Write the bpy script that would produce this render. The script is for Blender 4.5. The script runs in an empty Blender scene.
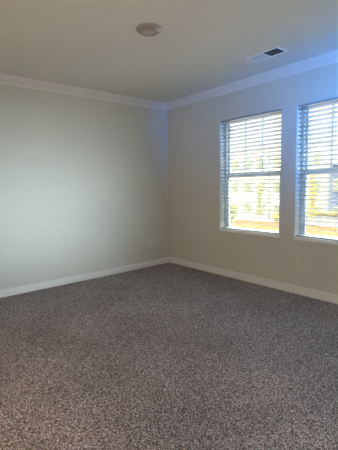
import bpy, bmesh, math, random
import numpy as np
from mathutils import Vector, Matrix
random.seed(4)
rng = np.random.default_rng(4)
S = bpy.context.scene
COL = S.collection

# ------------------------------------------------------------------ camera
cd = bpy.data.cameras.new('camera'); cam = bpy.data.objects.new('camera', cd); COL.objects.link(cam)
YAW, PITCH, ROLL, F = 0.6936, -0.1161, -0.0207, 339.67
fw = Vector((math.sin(YAW)*math.cos(PITCH), math.cos(YAW)*math.cos(PITCH), math.sin(PITCH)))
rt = Vector((math.cos(YAW), -math.sin(YAW), 0)); up = rt.cross(fw)
r2 = rt*math.cos(ROLL) + up*math.sin(ROLL); u2 = -rt*math.sin(ROLL) + up*math.cos(ROLL)
m = Matrix((r2, u2, -fw)).transposed().to_4x4(); m.translation = Vector((-3.8273, -4.5901, 1.3722))
cam.matrix_world = m
cd.sensor_fit = 'VERTICAL'; cd.sensor_height = 24; cd.lens = 24*F/450; cd.clip_start = .02; cd.clip_end = 500
S.camera = cam

# ------------------------------------------------------------------ world, sun, exposure
SKY = 32.0
w = bpy.data.worlds.new('world'); S.world = w; w.use_nodes = True
nt = w.node_tree; nt.nodes.clear()
out = nt.nodes.new('ShaderNodeOutputWorld'); bg = nt.nodes.new('ShaderNodeBackground')
tc = nt.nodes.new('ShaderNodeTexCoord'); sx = nt.nodes.new('ShaderNodeSeparateXYZ'); rp = nt.nodes.new('ShaderNodeValToRGB')
e = rp.color_ramp.elements
e[0].position = 0.0; e[0].color = (.041, .041, .040, 1)      # hazy bright horizon
e[1].position = 1.0; e[1].color = (.50, .56, .70, 1)
x = rp.color_ramp.elements.new(.26); x.color = (.042, .043, .044, 1)
x = rp.color_ramp.elements.new(.5); x.color = (.92, .90, .92, 1)
nt.links.new(tc.outputs['Generated'], sx.inputs[0]); nt.links.new(sx.outputs['Z'], rp.inputs[0])
nt.links.new(rp.outputs[0], bg.inputs[0]); bg.inputs[1].default_value = SKY
nt.links.new(bg.outputs[0], out.inputs[0])

def light(name, kind, loc, energy, color, direction=None, size=None, size_y=None, **kw):
    d = bpy.data.lights.new(name, kind); o = bpy.data.objects.new(name, d); COL.objects.link(o)
    o.location = loc; d.energy = energy; d.color = color
    if direction: o.rotation_euler = Vector(direction).to_track_quat('-Z', 'Z').to_euler()
    if kind == 'AREA':
        d.shape = 'RECTANGLE'; d.size = size; d.size_y = size_y
    for k, v in kw.items(): setattr(d, k, v)
    return o
light('sun', 'SUN', (-20, -20, 30), 2.5, (1, .90, .72), direction=(.80, .42, -.52), angle=.01)
def portal(loc, direction, sx_, sy_):
    o = light('portal', 'AREA', loc, 1, (1, 1, 1), direction, sx_, sy_); o.data.cycles.is_portal = True
portal((.155, -1.689, 1.52), (-1, 0, 0), 1.0, 1.54)
portal((.155, -2.897, 1.52), (-1, 0, 0), 1.0, 1.54)
# fill lamps added at made-up openings behind and beside the camera
light('blue_fill', 'AREA', (-.95, -5.36, 1.55), 15, (.0, .29, 1.0), (.95, 1.85, .36), .76, 1.4, spread=.72)  # added blue fill for the upper window wall
light('cool_fill', 'AREA', (-2.3, -5.36, 1.02), 5.6, (.66, .86, 1.0), (.0, 1, .0), 2.0, 1.3, spread=.5)  # added fill, pools cool light on the left wall
light('warm_fill', 'AREA', (-5.15, -3.2, 1.05), 25, (1, .72, .50), (1, .22, -.08), .5, .5)  # added warm fill shining through the made-up doorway

S.view_settings.view_transform = 'Standard'; S.view_settings.look = 'None'
S.view_settings.exposure = 0.78; S.view_settings.gamma = 1.0; S.view_settings.use_curve_mapping = False
S.cycles.use_denoising = True; S.cycles.max_bounces = 14; S.cycles.diffuse_bounces = 8; S.cycles.transparent_max_bounces = 16
S.cycles.sample_clamp_indirect = 6

# ------------------------------------------------------------------ materials
def mat(name, color, rough=.6, metal=0., noise=0, nscale=20., bump=0., bscale=200., spec=.5, color2=None):
    mt = bpy.data.materials.new(name); mt.use_nodes = True; n = mt.node_tree; b = n.nodes['Principled BSDF']
    b.inputs['Roughness'].default_value = rough; b.inputs['Metallic'].default_value = metal
    b.inputs['Specular IOR Level'].default_value = spec
    c2 = color2 or tuple(min(1, v*(1+noise)) for v in color); c1 = color if color2 else tuple(v*(1-noise) for v in color)
    tcn = n.nodes.new('ShaderNodeTexCoord'); nz = n.nodes.new('ShaderNodeTexNoise'); nz.inputs['Scale'].default_value = nscale
    nz.inputs['Detail'].default_value = 4
    n.links.new(tcn.outputs['Object'], nz.inputs['Vector'])
    cr = n.nodes.new('ShaderNodeValToRGB'); cr.color_ramp.elements[0].position = .35; cr.color_ramp.elements[1].position = .65
    cr.color_ramp.elements[0].color = (*c1, 1); cr.color_ramp.elements[1].color = (*c2, 1)
    n.links.new(nz.outputs['Fac'], cr.inputs[0]); n.links.new(cr.outputs[0], b.inputs['Base Color'])
    if bump:
        bz = n.nodes.new('ShaderNodeTexNoise'); bz.inputs['Scale'].default_value = bscale; bz.inputs['Detail'].default_value = 3
        n.links.new(tcn.outputs['Object'], bz.inputs['Vector'])
        bp = n.nodes.new('ShaderNodeBump'); bp.inputs['Strength'].default_value = bump; bp.inputs['Distance'].default_value = .002
        n.links.new(bz.outputs['Fac'], bp.inputs['Height']); n.links.new(bp.outputs[0], b.inputs['Normal'])
    return mt
M = {}
M['wall'] = mat('greige_paint', (.58, .577, .515), .75, noise=.015, nscale=2, bump=.15, bscale=260, spec=.3)
M['ceiling'] = mat('ceiling_paint', (.70, .685, .63), .85, noise=.015, nscale=2, bump=.2, bscale=200, spec=.2)
M['trim'] = mat('white_trim_paint', (.70, .70, .675), .38, noise=.01)
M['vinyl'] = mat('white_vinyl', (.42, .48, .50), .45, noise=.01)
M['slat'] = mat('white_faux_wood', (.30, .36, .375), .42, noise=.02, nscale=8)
M['cord'] = mat('white_cord', (.75, .78, .78), .8, noise=.02)
M['sill'] = mat('white_stone_sill', (.82, .86, .86), .3, noise=.04, nscale=9)
M['plate'] = mat('outlet_plastic', (.64, .63, .56), .35, noise=.01)
M['slot'] = mat('dark_slot', (.03, .03, .03), .6)
M['vent'] = mat('vent_white_metal', (.82, .85, .85), .45, noise=.01)
M['louvre'] = mat('louvre_shaded_metal', (.56, .60, .61), .5, noise=.01)  # greyed so the louvres' shading sits in the colour
M['duct'] = mat('duct_shade', (.03, .035, .045), .8)
M['nickel'] = mat('brushed_nickel', (.42, .375, .36), .48, metal=.6, noise=.03, nscale=60)
M['lens'] = mat('frosted_lens', (.47, .44, .42), .4, noise=.01)
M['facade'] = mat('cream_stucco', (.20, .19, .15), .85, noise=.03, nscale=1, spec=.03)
M['facade_shade'] = mat('blue_grey_shaded_siding', (.06, .075, .10), .8, noise=.04, nscale=2, spec=.03)  # the wing's shade is mixed into this blue-grey
M['far_window'] = mat('far_window_glass', (.085, .088, .04), .6, noise=.15, nscale=1)
M['far_trim'] = mat('far_window_trim', (.20, .19, .155), .6, spec=.03)
M['roof'] = mat('roof_shingles', (.19, .18, .145), .9, noise=.1, nscale=4, spec=.03)
M['grass'] = mat('lawn', (.13, .12, .05), .9, noise=.3, nscale=.8, spec=.03)
M['dirt'] = mat('orange_clay', (.080, .042, .014), .95, nscale=.9, color2=(.098, .058, .022), spec=.03)
M['concrete'] = mat('pale_concrete', (.14, .134, .122), .85, noise=.05, nscale=1, spec=.03)
M['tan_bounce'] = mat('tan_bounce', (.17, .135, .10), .9, noise=.06, nscale=1, spec=.03)
M['yellow_leaf'] = mat('yellow_leaves', (.24, .20, .05), .8, noise=.3, nscale=3, spec=.03)
M['green_leaf'] = mat('olive_leaves', (.21, .21, .09), .8, noise=.3, nscale=3, spec=.03)
M['bark'] = mat('bark', (.16, .12, .08), .9, noise=.2)
M['steel'] = mat('pole_steel', (.25, .26, .22), .6)
M['exterior'] = mat('own_siding', (.55, .52, .46), .8)
M['door'] = mat('door_paint', (.6, .58, .53), .5)

g = bpy.data.materials.new('window_glass'); g.use_nodes = True; n = g.node_tree; n.nodes.clear()
o_ = n.nodes.new('ShaderNodeOutputMaterial'); mx = n.nodes.new('ShaderNodeMixShader'); tr = n.nodes.new('ShaderNodeBsdfTransparent')
gl = n.nodes.new('ShaderNodeBsdfGlossy'); lw = n.nodes.new('ShaderNodeLayerWeight'); lw.inputs[0].default_value = .5
pw = n.nodes.new('ShaderNodeMath'); pw.operation = 'POWER'; pw.inputs[1].default_value = 5; n.links.new(lw.outputs['Facing'], pw.inputs[0])
fr = n.nodes.new('ShaderNodeMath'); fr.operation = 'MULTIPLY_ADD'; fr.inputs[1].default_value = .96; fr.inputs[2].default_value = .04; n.links.new(pw.outputs[0], fr.inputs[0])
tr.inputs[0].default_value = (.765, .79, .785, 1); gl.inputs['Roughness'].default_value = .02
n.links.new(fr.outputs[0], mx.inputs[0]); n.links.new(tr.outputs[0], mx.inputs[1]); n.links.new(gl.outputs[0], mx.inputs[2]); n.links.new(mx.outputs[0], o_.inputs[0])
M['glass'] = g

# speckled cut-pile carpet: every yarn tuft has its own shade
c = bpy.data.materials.new('speckled_carpet'); c.use_nodes = True; n = c.node_tree; b = n.nodes['Principled BSDF']
b.inputs['Roughness'].default_value = .95; b.inputs['Specular IOR Level'].default_value = .1
b.inputs['Sheen Weight'].default_value = .15; b.inputs['Sheen Roughness'].default_value = .6
tcn = n.nodes.new('ShaderNodeTexCoord')
wp = n.nodes.new('ShaderNodeTexNoise'); wp.inputs['Scale'].default_value = 60
vm = n.nodes.new('ShaderNodeMixRGB'); vm.inputs[0].default_value = .004
n.links.new(tcn.outputs['Object'], wp.inputs['Vector'])
n.links.new(tcn.outputs['Object'], vm.inputs[1]); n.links.new(wp.outputs['Color'], vm.inputs[2])
def vor(scale):
    v = n.nodes.new('ShaderNodeTexVoronoi'); v.inputs['Scale'].default_value = scale; v.voronoi_dimensions = '2D'
    n.links.new(vm.outputs[0], v.inputs['Vector'])
    s = n.nodes.new('ShaderNodeSeparateColor'); n.links.new(v.outputs['Color'], s.inputs[0]); return s.outputs[0]
a1, a2 = vor(250), vor(150)
mm = n.nodes.new('ShaderNodeMath'); mm.operation = 'MULTIPLY_ADD'; mm.inputs[1].default_value = .70
m2 = n.nodes.new('ShaderNodeMath'); m2.operation = 'MULTIPLY'; m2.inputs[1].default_value = .30
n.links.new(a2, m2.inputs[0]); n.links.new(a1, mm.inputs[0]); n.links.new(m2.outputs[0], mm.inputs[2])
cr = n.nodes.new('ShaderNodeValToRGB'); E_ = cr.color_ramp.elements
E_[0].position = .15; E_[0].color = (.022, .018, .018, 1); E_[1].position = .9; E_[1].color = (.74, .66, .65, 1)
q = E_.new(.5); q.color = (.155, .136, .138, 1)
n.links.new(mm.outputs[0], cr.inputs[0])
ln = n.nodes.new('ShaderNodeTexNoise'); ln.inputs['Scale'].default_value = 1.7; ln.inputs['Detail'].default_value = 3   # lie of the pile
n.links.new(tcn.outputs['Object'], ln.inputs['Vector'])
mr = n.nodes.new('ShaderNodeMapRange'); mr.inputs[1].default_value = .35; mr.inputs[2].default_value = .65; mr.inputs[3].default_value = .86; mr.inputs[4].default_value = 1.14
n.links.new(ln.outputs['Fac'], mr.inputs[0])
ml = n.nodes.new('ShaderNodeMixRGB'); ml.blend_type = 'MULTIPLY'; ml.inputs[0].default_value = 1
n.links.new(cr.outputs[0], ml.inputs[1]); n.links.new(mr.outputs[0], ml.inputs[2]); n.links.new(ml.outputs[0], b.inputs['Base Color'])
M['carpet'] = c

# ------------------------------------------------------------------ helpers
class MB:
    def __init__(s): s.bm = bmesh.new()
    def box(s, x0, x1, y0, y1, z0, z1, bev=0, rot=None):
        r = bmesh.ops.create_cube(s.bm, size=1)
        vs = r['verts']
        bmesh.ops.scale(s.bm, vec=(abs(x1-x0), abs(y1-y0), abs(z1-z0)), verts=vs)
        if rot: bmesh.ops.rotate(s.bm, verts=vs, cent=(0, 0, 0), matrix=rot)
        bmesh.ops.translate(s.bm, vec=((x0+x1)/2, (y0+y1)/2, (z0+z1)/2), verts=vs)
        if bev:
            es = list({e for v in vs for e in v.link_edges})
            bmesh.ops.bevel(s.bm, geom=es, offset=bev, segments=2, affect='EDGES', profile=.5)
        return s
    def lathe(s, prof, seg=48, cent=(0, 0, 0)):
        rings = []
        for r, z in prof:
            if r < 1e-6: rings.append([s.bm.verts.new((cent[0], cent[1], cent[2]+z))])
            else: rings.append([s.bm.verts.new((cent[0]+r*math.cos(t*2*math.pi/seg), cent[1]+r*math.sin(t*2*math.pi/seg), cent[2]+z)) for t in range(seg)])
        for A, B in zip(rings, rings[1:]):
            for i in range(seg):
                j = (i+1) % seg
                if len(A) == 1: s.bm.faces.new((A[0], B[j], B[i]))
                elif len(B) == 1: s.bm.faces.new((A[i], A[j], B[0]))
                else: s.bm.faces.new((A[i], A[j], B[j], B[i]))
        return s
    def sweep(s, prof, a, b):
        # closed profile; a(d,z) and b(d,z) give its two end points, so mitres come out exact
        A = [s.bm.verts.new(a(*p)) for p in prof]; B = [s.bm.verts.new(b(*p)) for p in prof]; k = len(prof)
        for i in range(k): s.bm.faces.new((A[i], A[(i+1) % k], B[(i+1) % k], B[i]))
        s.bm.faces.new(A[::-1]); s.bm.faces.new(B)
        return s
    def build(s, name, material, parent=None, smooth=False, **props):
        bmesh.ops.recalc_face_normals(s.bm, faces=s.bm.faces)
        me = bpy.data.meshes.new(name); s.bm.to_mesh(me); s.bm.free()
        me.materials.append(M[material])
        if smooth:
            for p in me.polygons: p.use_smooth = True
            me.set_sharp_from_angle(angle=math.radians(40))
        o = bpy.data.objects.new(name, me); COL.objects.link(o)
        if parent: o.parent = parent
        for k, v in props.items(): o[k] = v
        return o
def empty(name, loc, rz=0, **props):
    o = bpy.data.objects.new(name, None); COL.objects.link(o); o.location = loc; o.rotation_euler.z = rz; o.empty_display_size = .1
    for k, v in props.items(): o[k] = v
    return o
def copy_tree(o, parent=None):
    c_ = o.copy(); COL.objects.link(c_)
    if parent: c_.parent = parent
    for ch in list(o.children): copy_tree(ch, c_)
    return c_
ST = dict(kind='structure')

# ------------------------------------------------------------------ room shell
H, L, D, T = 2.74, 4.6, 5.4, .18          # height, width (x -L..0), depth (y -D..0), wall thickness
ZT, ZB = 2.281, .763                      # window openings
WINS = [(-2.190, -1.188), (-3.398, -2.396)]
STOOL = .678
def wall_with_openings(name, axis, at0, at1, lo, hi, ops, material='wall'):
    mb = MB(); zs0 = -.05
    cur = lo
    def bx(a, b_, z0, z1):
        if b_-a < 1e-5: return
        if axis == 'x': mb.box(at0, at1, a, b_, z0, z1)
        else: mb.box(a, b_, at0, at1, z0, z1)
    for a, b_, z0, z1 in sorted(ops):
        bx(cur, a, zs0, H+.1)
        if z0 > zs0: bx(a, b_, zs0, z0)
        bx(a, b_, z1, H+.1); cur = b_
    bx(cur, hi, zs0, H+.1)
    return mb.build(name, material, **ST)
wall_with_openings('wall_right', 'x', 0, T, -D-T, T, [(a, b_, STOOL, ZT) for a, b_ in WINS])
wall_with_openings('wall_left', 'y', 0, T, -L-T, 0, [])
wall_with_openings('wall_rear', 'y', -D-T, -D, -L-T, 0, [(-3.4, -1.5, 0, 2.08), (-1.35, -.55, STOOL+.040, ZT)])
wall_with_openings('wall_entry', 'x', -L-T, -L, -D, 0, [(-3.35, -2.45, 0, 2.05)])
MB().box(-L-T, T, -D-T, T, H, H+.25).build('ceiling', 'ceiling', **ST)
MB().box(-L-T, T, -D-T, T, -.25, -.002).build('floor', 'concrete', **ST)
# hall added out of frame to enclose the warm fill lamp
mb = MB(); X0, X1, Y0, Y1 = -6.1, -L-T, -4.4, -1.8
mb.box(X0-.1, X0, Y0, Y1, 0, H).box(X0-.1, X1, Y0-.1, Y0, 0, H).box(X0-.1, X1, Y1, Y1+.1, 0, H)
mb.build('wall_added_hall', 'wall', **ST)
MB().box(-4.8, .2, -8.8, -D-T, 2.45, 2.6).build('ceiling_sky_block', 'exterior', **ST)  # unseen slab added to keep overhead sky off the rear door
MB().box(X0-.1, X1, Y0-.1, Y1+.1, H, H+.1).build('ceiling_added_hall', 'ceiling', **ST)
MB().box(X0-.1, X1, Y0-.1, Y1+.1, -.1, 0).build('floor_added_hall', 'concrete', **ST)
mb = MB()
for a, b_ in ((-3.43, -3.35), (-2.45, -2.37)): mb.box(-L, -L+.018, a, b_, 0, 2.13, .003)
mb.box(-L, -L+.018, -3.35, -2.45, 2.05, 2.13, .003); mb.build('added_doorway', 'trim', **ST)  # casing of the doorway added for the warm fill

mb = MB()      # glazed rear door, unseen, added to go with the cool fill lamp
for a, b_ in ((-3.4, -3.34), (-2.48, -2.42), (-1.56, -1.5)): mb.box(a, b_, -D-.14, -D-.06, .0, 2.08, .003)
for a, b_ in ((-3.34, -2.48), (-2.42, -1.56)): mb.box(a, b_, -D-.14, -D-.06, .0, .10).box(a, b_, -D-.14, -D-.06, 2.0, 2.08)
dr = mb.build('added_glass_door', 'vinyl', **ST)
for a, b_ in ((-3.34, -2.48), (-2.42, -1.56)): MB().box(a, b_, -D-.102, -D-.098, .10, 2.0).build('glass_pane', 'glass', dr)
# carpet pile: a fine field of tufts
st = .0075; nx = int((L-.004)/st); ny = int((D-.004)/st)
gx = np.linspace(-L+.002, -.002, nx); gy = np.linspace(-D+.002, -.002, ny)
GX, GY = np.meshgrid(gx, gy, indexing='ij')
GX = GX + rng.uniform(-.35, .35, GX.shape)*st; GY = GY + rng.uniform(-.35, .35, GY.shape)*st
GX = GX.clip(-L+.001, -.001); GY = GY.clip(-D+.001, -.001)
GZ = rng.uniform(-.001, .006, GX.shape)
co = np.stack([GX, GY, GZ], -1).reshape(-1, 3).astype(np.float32)
I, J = np.meshgrid(np.arange(nx-1), np.arange(ny-1), indexing='ij'); k0 = (I*ny+J).ravel()
quads = np.stack([k0, k0+ny, k0+ny+1, k0+1], -1).astype(np.int32)
me = bpy.data.meshes.new('carpet'); me.vertices.add(len(co)); me.vertices.foreach_set('co', co.ravel())
me.loops.add(quads.size); me.loops.foreach_set('vertex_index', quads.ravel())
me.polygons.add(len(quads)); me.polygons.foreach_set('loop_start', np.arange(0, quads.size, 4, dtype=np.int32))
me.update(calc_edges=True); me.validate(); me.materials.append(M['carpet'])
o = bpy.data.objects.new('carpet', me); COL.objects.link(o)
o['kind'] = 'stuff'; o['label'] = 'grey-brown speckled cut-pile carpet covering the whole room floor'; o['category'] = 'carpet'

# baseboards and crown moulding, mitred into the corners
BB = [(0, 0), (.014, 0), (.014, .078), (.011, .088), (.009, .094), (.004, .101), (0, .103)]
CR = [(0, H), (.078, H), (.078, H-.010), (.072, H-.014), (.066, H-.018), (.058, H-.032), (.046, H-.048), (.030, H-.062), (.020, H-.070),
      (.018, H-.080), (.012, H-.084), (.012, H-.096), (.006, H-.103), (0, H-.103)]
sides = {'left': (lambda d, z: (-L+d, -d, z), lambda d, z: (-d, -d, z)),
         'right': (lambda d, z: (-d, -d, z), lambda d, z: (-d, -D+d, z)),
         'rear': (lambda d, z: (-d, -D+d, z), lambda d, z: (-L+d, -D+d, z))}
for i, (nm, (a, b_)) in enumerate(sides.items()):
    MB().sweep(BB, a, b_).build('baseboard_'+nm, 'trim', smooth=True, **ST)
    MB().sweep(CR, a, b_).build('trim_%d' % (i+1), 'trim', smooth=True, **ST)
MB().sweep(CR, lambda d, z: (-L+d, -D+d, z), lambda d, z: (-L+d, -d, z)).build('trim_4', 'trim', smooth=True, **ST)
MB().sweep(BB, lambda d, z: (-L+d, -2.365, z), lambda d, z: (-L+d, -d, z)).build('baseboard_entry', 'trim', smooth=True, **ST)

# ------------------------------------------------------------------ windows (local: x out of the room, y along the wall, origin at opening centre on sill level)
def make_window(name, W, Hh, grid=True):
    root = empty(name, (0, 0, 0), **ST)
    h = W/2; X0, X1 = .095, .165; fw_ = .042
    mb = MB()
    ZS = STOOL-ZB+.040
    mb.box(X0, X1, -h, -h+fw_, ZS, Hh, .003).box(X0, X1, h-fw_, h, ZS, Hh, .003)
    mb.box(X0, X1, -h+fw_, h-fw_, ZS, ZS+.010, .003).box(X0, X1, -h+fw_, h-fw_, Hh-.010, Hh, .003)
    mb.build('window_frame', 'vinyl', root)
    zm = Hh*.482
    def sash(nm, x0, x1, z0, z1, bot, top, gr):
        s_ = .036; a = -h+fw_; b_ = h-fw_
        q_ = MB()
        q_.box(x0, x1, a, a+s_, z0, z1, .003).box(x0, x1, b_-s_, b_, z0, z1, .003)
        q_.box(x0, x1, a+s_, b_-s_, z0, z0+bot, .003).box(x0, x1, a+s_, b_-s_, z1-top, z1, .003)
        so = q_.build(nm, 'vinyl', root)
        xm = (x0+x1)/2
        MB().box(xm-.002, xm+.002, a+s_, b_-s_, z0+bot, z1-top).build('window_pane', 'glass', so)
        if gr:
            q_ = MB(); wd = (b_-a-2*s_)
            for k in (1, 2):
                yy = a+s_+wd*k/3; q_.box(xm-.011, xm-.003, yy-.010, yy+.010, z0+bot, z1-top)
            zz = (z0+bot+z1-top)/2
            for k in range(3):
                ya = a+s_+wd*k/3+(.010 if k else 0); yb = a+s_+wd*(k+1)/3-(.010 if k < 2 else 0)
                q_.box(xm-.011, xm-.003, ya, yb, zz-.009, zz+.009)
            q_.build('muntin', 'vinyl', so)
    sash('lower_sash', X0+.006, X0+.032, ZS+.010, zm+.024, .014, .046, False)
    sash('upper_sash', X0+.036, X0+.062, zm-.022, Hh-.010, .046, .018, grid)
    # jamb returns are the wall's own; sash lock on the meeting rail
    MB().box(X0-.012, X0+.004, -.03, .03, zm+.024, zm+.036, .003).build('sash_lock', 'vinyl', root)
    return root
def add_stool(root, W):
    MB().box(-.016, .165, -W/2, W/2, -(ZB-STOOL), -(ZB-STOOL)+.040, .005).build('window_sill', 'sill', root)
for i, (a, b_) in enumerate(WINS):
    r_ = make_window('window_%d' % (i+1), b_-a, ZT-ZB); add_stool(r_, b_-a)
    r_.location = (0, (a+b_)/2, ZB)
r_ = make_window('window_3', .80, ZT-ZB); r_.location = (-.95, -D, ZB); r_.rotation_euler.z = -math.pi/2  # unseen rear window added to go with the blue fill

# ------------------------------------------------------------------ horizontal blinds
def make_blind(W, Hh, tilt):
    root = empty('window_blind', (0, 0, 0)); h = W/2-.006; xc = .042
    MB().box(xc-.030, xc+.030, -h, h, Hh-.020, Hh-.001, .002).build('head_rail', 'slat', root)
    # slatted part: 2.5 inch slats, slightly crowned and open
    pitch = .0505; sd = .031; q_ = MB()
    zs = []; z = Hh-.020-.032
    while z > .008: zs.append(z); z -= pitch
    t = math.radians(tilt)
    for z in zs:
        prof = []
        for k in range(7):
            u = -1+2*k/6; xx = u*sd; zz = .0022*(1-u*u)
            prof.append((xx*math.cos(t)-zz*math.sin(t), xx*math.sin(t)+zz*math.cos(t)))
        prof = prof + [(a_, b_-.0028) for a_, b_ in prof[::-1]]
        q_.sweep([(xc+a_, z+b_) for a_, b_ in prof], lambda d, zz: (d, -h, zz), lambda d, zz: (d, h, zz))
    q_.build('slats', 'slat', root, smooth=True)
    MB().box(xc-.031, xc+.031, -h, h, -.043, -.028, .003).build('bottom_rail', 'slat', root)
    for yy in (-h+.13, 0, h-.13):
        q_ = MB()
        for xx in (xc-.033, xc+.033): q_.box(xx-.0009, xx+.0009, yy-.0012, yy+.0012, -.029, Hh-.03)
        q_.build('ladder_cord', 'cord', root)
    q_ = MB(); q_.lathe([(0, -.70), (.006, -.695), (.006, -.62), (.004, -.60), (.004, -.02), (0, -.018)], 10, (xc-.040, h-.07, Hh-.01))
    q_.build('tilt_wand', 'slat', root, smooth=True)
    return root
for i, (a, b_) in enumerate(WINS):
    o = make_blind(1.002, ZT-ZB, (-12, -14)[i])
    o.location = (0, (a+b_)/2, ZB)
    o['category'] = 'blind'; o['group'] = 'horizontal blinds in the two windows'
    o['label'] = ['white slatted horizontal blind in the window nearer the room corner, fully in view',
                  'white slatted horizontal blind in the window cut off by the right edge of the photo'][i]

# ------------------------------------------------------------------ outlets
def make_outlet():
    root = empty('wall_outlet', (0, 0, 0))       # local: +x out of wall, y across, z up
    MB().box(0, .006, -.036, .036, -.059, .059, .0022).build('cover_plate', 'plate', root, smooth=True)
    for s_ in (-1, 1):
        q_ = MB().box(.0055, .0085, -.0165, .0165, s_*.0195-.0140, s_*.0195+.0140, .0012)
        rc = q_.build('receptacle', 'plate', root)
        q_ = MB()
        q_.box(.0080, .0088, -.0075, -.0055, s_*.0195-.002, s_*.0195+.007).box(.0080, .0088, .0055, .0075, s_*.0195-.001, s_*.0195+.006)
        q_.box(.0080, .0088, -.0022, .0022, s_*.0195-.0095, s_*.0195-.0055)
        q_.build('slot', 'slot', rc)
    MB().lathe([(0, 0), (.003, 0), (.003, .001), (0, .0014)], 12).build('screw', 'plate', root)
    sc_ = root.children[-1]; sc_.rotation_euler.y = math.pi/2; sc_.location = (.006, 0, 0)
    return root
o1 = make_outlet(); o1.location = (-.43, 0, .40); o1.rotation_euler.z = -math.pi/2
o2 = copy_tree(o1); o2.location = (0, -2.455, .40); o2.rotation_euler.z = math.pi
for o, t in ((o1, 'pale electrical outlet low on the blank left wall near the room corner'),
             (o2, 'pale electrical outlet low on the wall under the two windows')):
    o['label'] = t; o['category'] = 'outlet'; o['group'] = 'wall outlets'

# ------------------------------------------------------------------ ceiling light
root = empty('ceiling_light', (-1.915, -2.07, H), label='round brushed-nickel disc light with a frosted lens, flush on the ceiling', category='ceiling light')
R = .112
MB().lathe([(0, 0), (R, 0), (R, -.003), (R-.002, -.008), (R-.010, -.015), (R-.022, -.024), (R-.034, -.032), (R-.042, -.035), (R-.046, -.034), (R-.049, -.028), (0, -.028)], 64).build('rim', 'nickel', root, smooth=True)
MB().lathe([(R-.0495, -.0275), (R-.053, -.033), (.04, -.036), (.02, -.037), (0, -.0375)], 64).build('lens', 'lens', root, smooth=True)

# ------------------------------------------------------------------ ceiling air register
vx, vy = -.56, -2.348; hx, hy = .100, .200
root = empty('air_vent', (vx, vy, H), label='white two-bank rectangular air register in the ceiling near the window wall', category='vent')
q_ = MB(); t_ = .008; fr_ = .024
q_.box(-hx, hx, -hy, -hy+fr_, -t_, 0, .002).box(-hx, hx, hy-fr_, hy, -t_, 0, .002)
q_.box(-hx, -hx+fr_, -hy+fr_, hy-fr_, -t_, 0, .002).box(hx-fr_, hx, -hy+fr_, hy-fr_, -t_, 0, .002)
q_.box(-hx+fr_, hx-fr_, -.005, .005, -t_, 0)
q_.build('vent_frame', 'vent', root)
MB().box(-hx+fr_, hx-fr_, -hy+fr_, hy-fr_, -.0015, -.0003).build('duct_shade_sheet', 'duct', root)  # dark sheet stands for the shade inside the duct
for s_ in (1, -1):
    q_ = MB(); n_ = 12; span = hy-fr_-.005
    for k in range(n_):
        yy = s_*(.005+span*(k+.5)/n_)
        q_.box(-hx+fr_, hx-fr_, yy-.0052, yy+.0052, -.0062, -.0054, rot=Matrix.Rotation(math.radians(-38*s_), 3, 'X'))
    q_.build('louvre_bank', 'louvre', root)

# ------------------------------------------------------------------ outside: seen from an upper floor
G = -3.1
def ground(name, x0, x1, y0, y1, dz, m_): MB().box(x0, x1, y0, y1, G-.4, G+dz).build(name, m_, **ST)
ground('lawn', 1, 80, -40, 70, 0, 'grass')
mb = MB()     # dirt lot with a slanting left edge
pts = [(14, -20), (29.9, -20), (29.9, 22.9), (22.5, 17.3), (14, 11.2)]
A = [mb.bm.verts.new((x_, y_, G+.02)) for x_, y_ in pts]; B = [mb.bm.verts.new((x_, y_, G-.1)) for x_, y_ in pts]
mb.bm.faces.new(A); mb.bm.faces.new(B[::-1])
for i in range(5): mb.bm.faces.new((A[i], B[i], B[(i+1) % 5], A[(i+1) % 5]))
mb.build('dirt_lot', 'dirt', **ST)
ground('bounce_slab', 1.5, 14, -20, 30, .02, 'tan_bounce')  # unseen tan slab added to bounce warm light into the room
ground('pavement', 29.9, 32.6, -20, 60, .03, 'concrete')

bd = empty('apartment_building', (32.6, 17, G), label='long pale cream three-storey apartment block across the street, seen through both windows', category='building')
Y0b, Y1b, top = -4.7, 18, 8.6
MB().box(0, 9, Y0b, Y1b, 0, top).build('wall', 'facade', bd)
MB().box(-.06, 9.06, Y0b-.06, Y1b+.06, top, top+.18, .03).build('roof', 'roof', bd)
for zc in (1.25, 4.05, 7.0):
    for yc, ww in ((8.0, .9), (6.35, .6), (5.75, .6), (4.35, .55), (3.8, .55), (1.55, .9), (.75, .5), (-1.3, .8), (-3.2, .8), (10.6, .8), (13.5, .8)):
        wn = MB().box(-.08, .02, yc-ww/2-.08, yc+ww/2+.08, zc-.68, zc+.68).build('window', 'far_trim', bd)
        MB().box(-.10, -.07, yc-ww/2, yc+ww/2, zc-.6, zc+.6).build('pane', 'far_window', wn)
for yc in (2.95,): MB().box(-.25, 0, yc-.22, yc+.22, 0, 8.6).build('downpipe_column', 'far_trim', bd)

wg = empty('building', (32.8, 8.4, G), label='building wing with shade in its blue-grey colour at the right end of the cream block', category='building')
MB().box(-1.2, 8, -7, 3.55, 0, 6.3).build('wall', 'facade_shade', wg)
MB().box(-1.5, 8.2, -7.2, 3.75, 6.3, 6.6, .02).build('roof', 'roof', wg)
for zc in (1.3, 4.1):
    for yc in (2.6, .2, -2.2):
        wn = MB().box(-1.27, -1.18, yc-.5, yc+.5, zc-.65, zc+.65).build('window', 'far_trim', wg)
        MB().box(-1.29, -1.26, yc-.42, yc+.42, zc-.57, zc+.57).build('pane', 'far_window', wg if 0 else wn)

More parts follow.
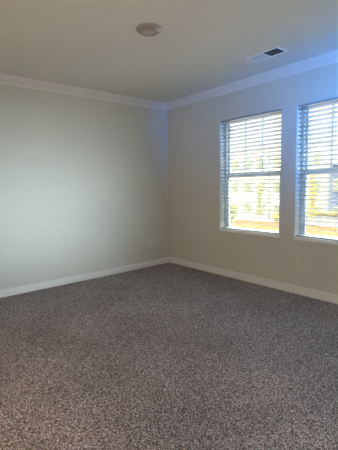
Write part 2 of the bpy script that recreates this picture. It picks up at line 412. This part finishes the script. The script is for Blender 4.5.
def leaf_cloud(name, m_, parent, blobs, nleaf, size, **props):
    bm = bmesh.new()
    for k in range(nleaf):
        cx_, cy_, cz_, r_x, r_z = blobs[k % len(blobs)]
        v = rng.normal(size=3); v /= np.linalg.norm(v); rr = rng.uniform(.45, 1)**.6
        p_ = Vector((cx_+v[0]*r_x*rr, cy_+v[1]*r_x*rr, cz_+v[2]*r_z*rr))
        a_ = Vector(rng.normal(size=3)).normalized(); b2 = a_.orthogonal().normalized(); s_ = size*rng.uniform(.6, 1.3)
        q4 = [bm.verts.new(p_+a_*s_), bm.verts.new(p_+b2*s_*.5), bm.verts.new(p_-a_*s_), bm.verts.new(p_-b2*s_*.5)]
        bm.faces.new(q4)
    me_ = bpy.data.meshes.new(name); bm.to_mesh(me_); bm.free(); me_.materials.append(M[m_])
    o_2 = bpy.data.objects.new(name, me_); COL.objects.link(o_2)
    if parent: o_2.parent = parent
    for k, v in props.items(): o_2[k] = v
    return o_2
def tree(name, loc, h_, r_, m_, label):
    rt_ = empty(name, loc, label=label, category='tree')
    MB().lathe([(0, 0), (.09, 0), (.07, h_*.5), (.03, h_*.85), (0, h_*.87)], 10).build('trunk', 'bark', rt_, smooth=True)
    bl_ = [(rng.uniform(-.2, .2)*r_, rng.uniform(-.2, .2)*r_, h_*f_, r_*(1.05-.55*abs(f_-.5)), h_*.16) for f_ in (.3, .45, .6, .75, .88)]
    leaf_cloud('foliage', m_, rt_, bl_, 1500, .09)
tree('street_tree', (29.0, 12.35, G), 5.3, .42, 'yellow_leaf', 'slim yellow-leaved tree before the cream block, seen through the cut-off window')
tree('street_tree', (29.4, 18.95, G), 5.0, .32, 'green_leaf', 'slim olive-green tree before the cream block, right of centre in the nearer window')
tree('street_tree', (27.5, 21.45, G), 2.4, .6, 'green_leaf', 'low olive-green tree at the left edge of the nearer window view')
def bush(loc, rx, rz, m_, label):
    rt_ = empty('bush', loc, label=label, category='bush')
    leaf_cloud('foliage', m_, rt_, [(0, 0, rz, rx, rz), (rx*.3, rx*.4, rz*.8, rx*.7, rz*.8), (0, -rx*.4, rz*.8, rx*.7, rz*.8)], 900, .07)
    MB().lathe([(0, 0), (.05, 0), (.03, rz), (0, rz*1.1)], 8).build('stem', 'bark', rt_)
bush((30.6, 17.55, G), .42, .55, 'yellow_leaf', 'bright yellow bush on the pavement, low at the right of the nearer window')
# retaining planter with a yellow hedge
pl = empty('planter', (30.7, 8.0, G), label='long white planter wall in front of the blue-grey wing', category='planter')
MB().box(-.3, -.22, -4, 6.2, .03, 1.0).box(.22, .3, -4, 6.2, .03, 1.0).box(-.22, .22, -4, -3.92, .03, 1.0).box(-.22, .22, 6.12, 6.2, .03, 1.0).build('planter_wall', 'concrete', pl)
MB().box(-.22, .22, -3.92, 6.12, .03, .92).build('soil', 'bark', pl)
hb = [(0, yy, 0, .24, .24) for yy in np.arange(-3.7, 6.0, .35)]
o = leaf_cloud('hedge', 'yellow_leaf', None, hb, 5200, .07, label='long low yellow hedge growing along the top of the white planter wall', category='hedge', kind='stuff')
o.location = (30.7, 8.0, G+1.26)
lp = empty('lamp_post', (30.2, 22.55, G), label='thin dark lamp post on the pavement, left in the nearer window view', category='lamp post')
MB().lathe([(0, 0), (.09, 0), (.09, .25), (.05, .3), (.04, 3.1), (0, 3.12)], 12).build('pole', 'steel', lp, smooth=True)
MB().lathe([(0, 3.1), (.12, 3.12), (.16, 3.3), (.06, 3.42), (0, 3.44)], 12).build('lantern', 'steel', lp, smooth=True)
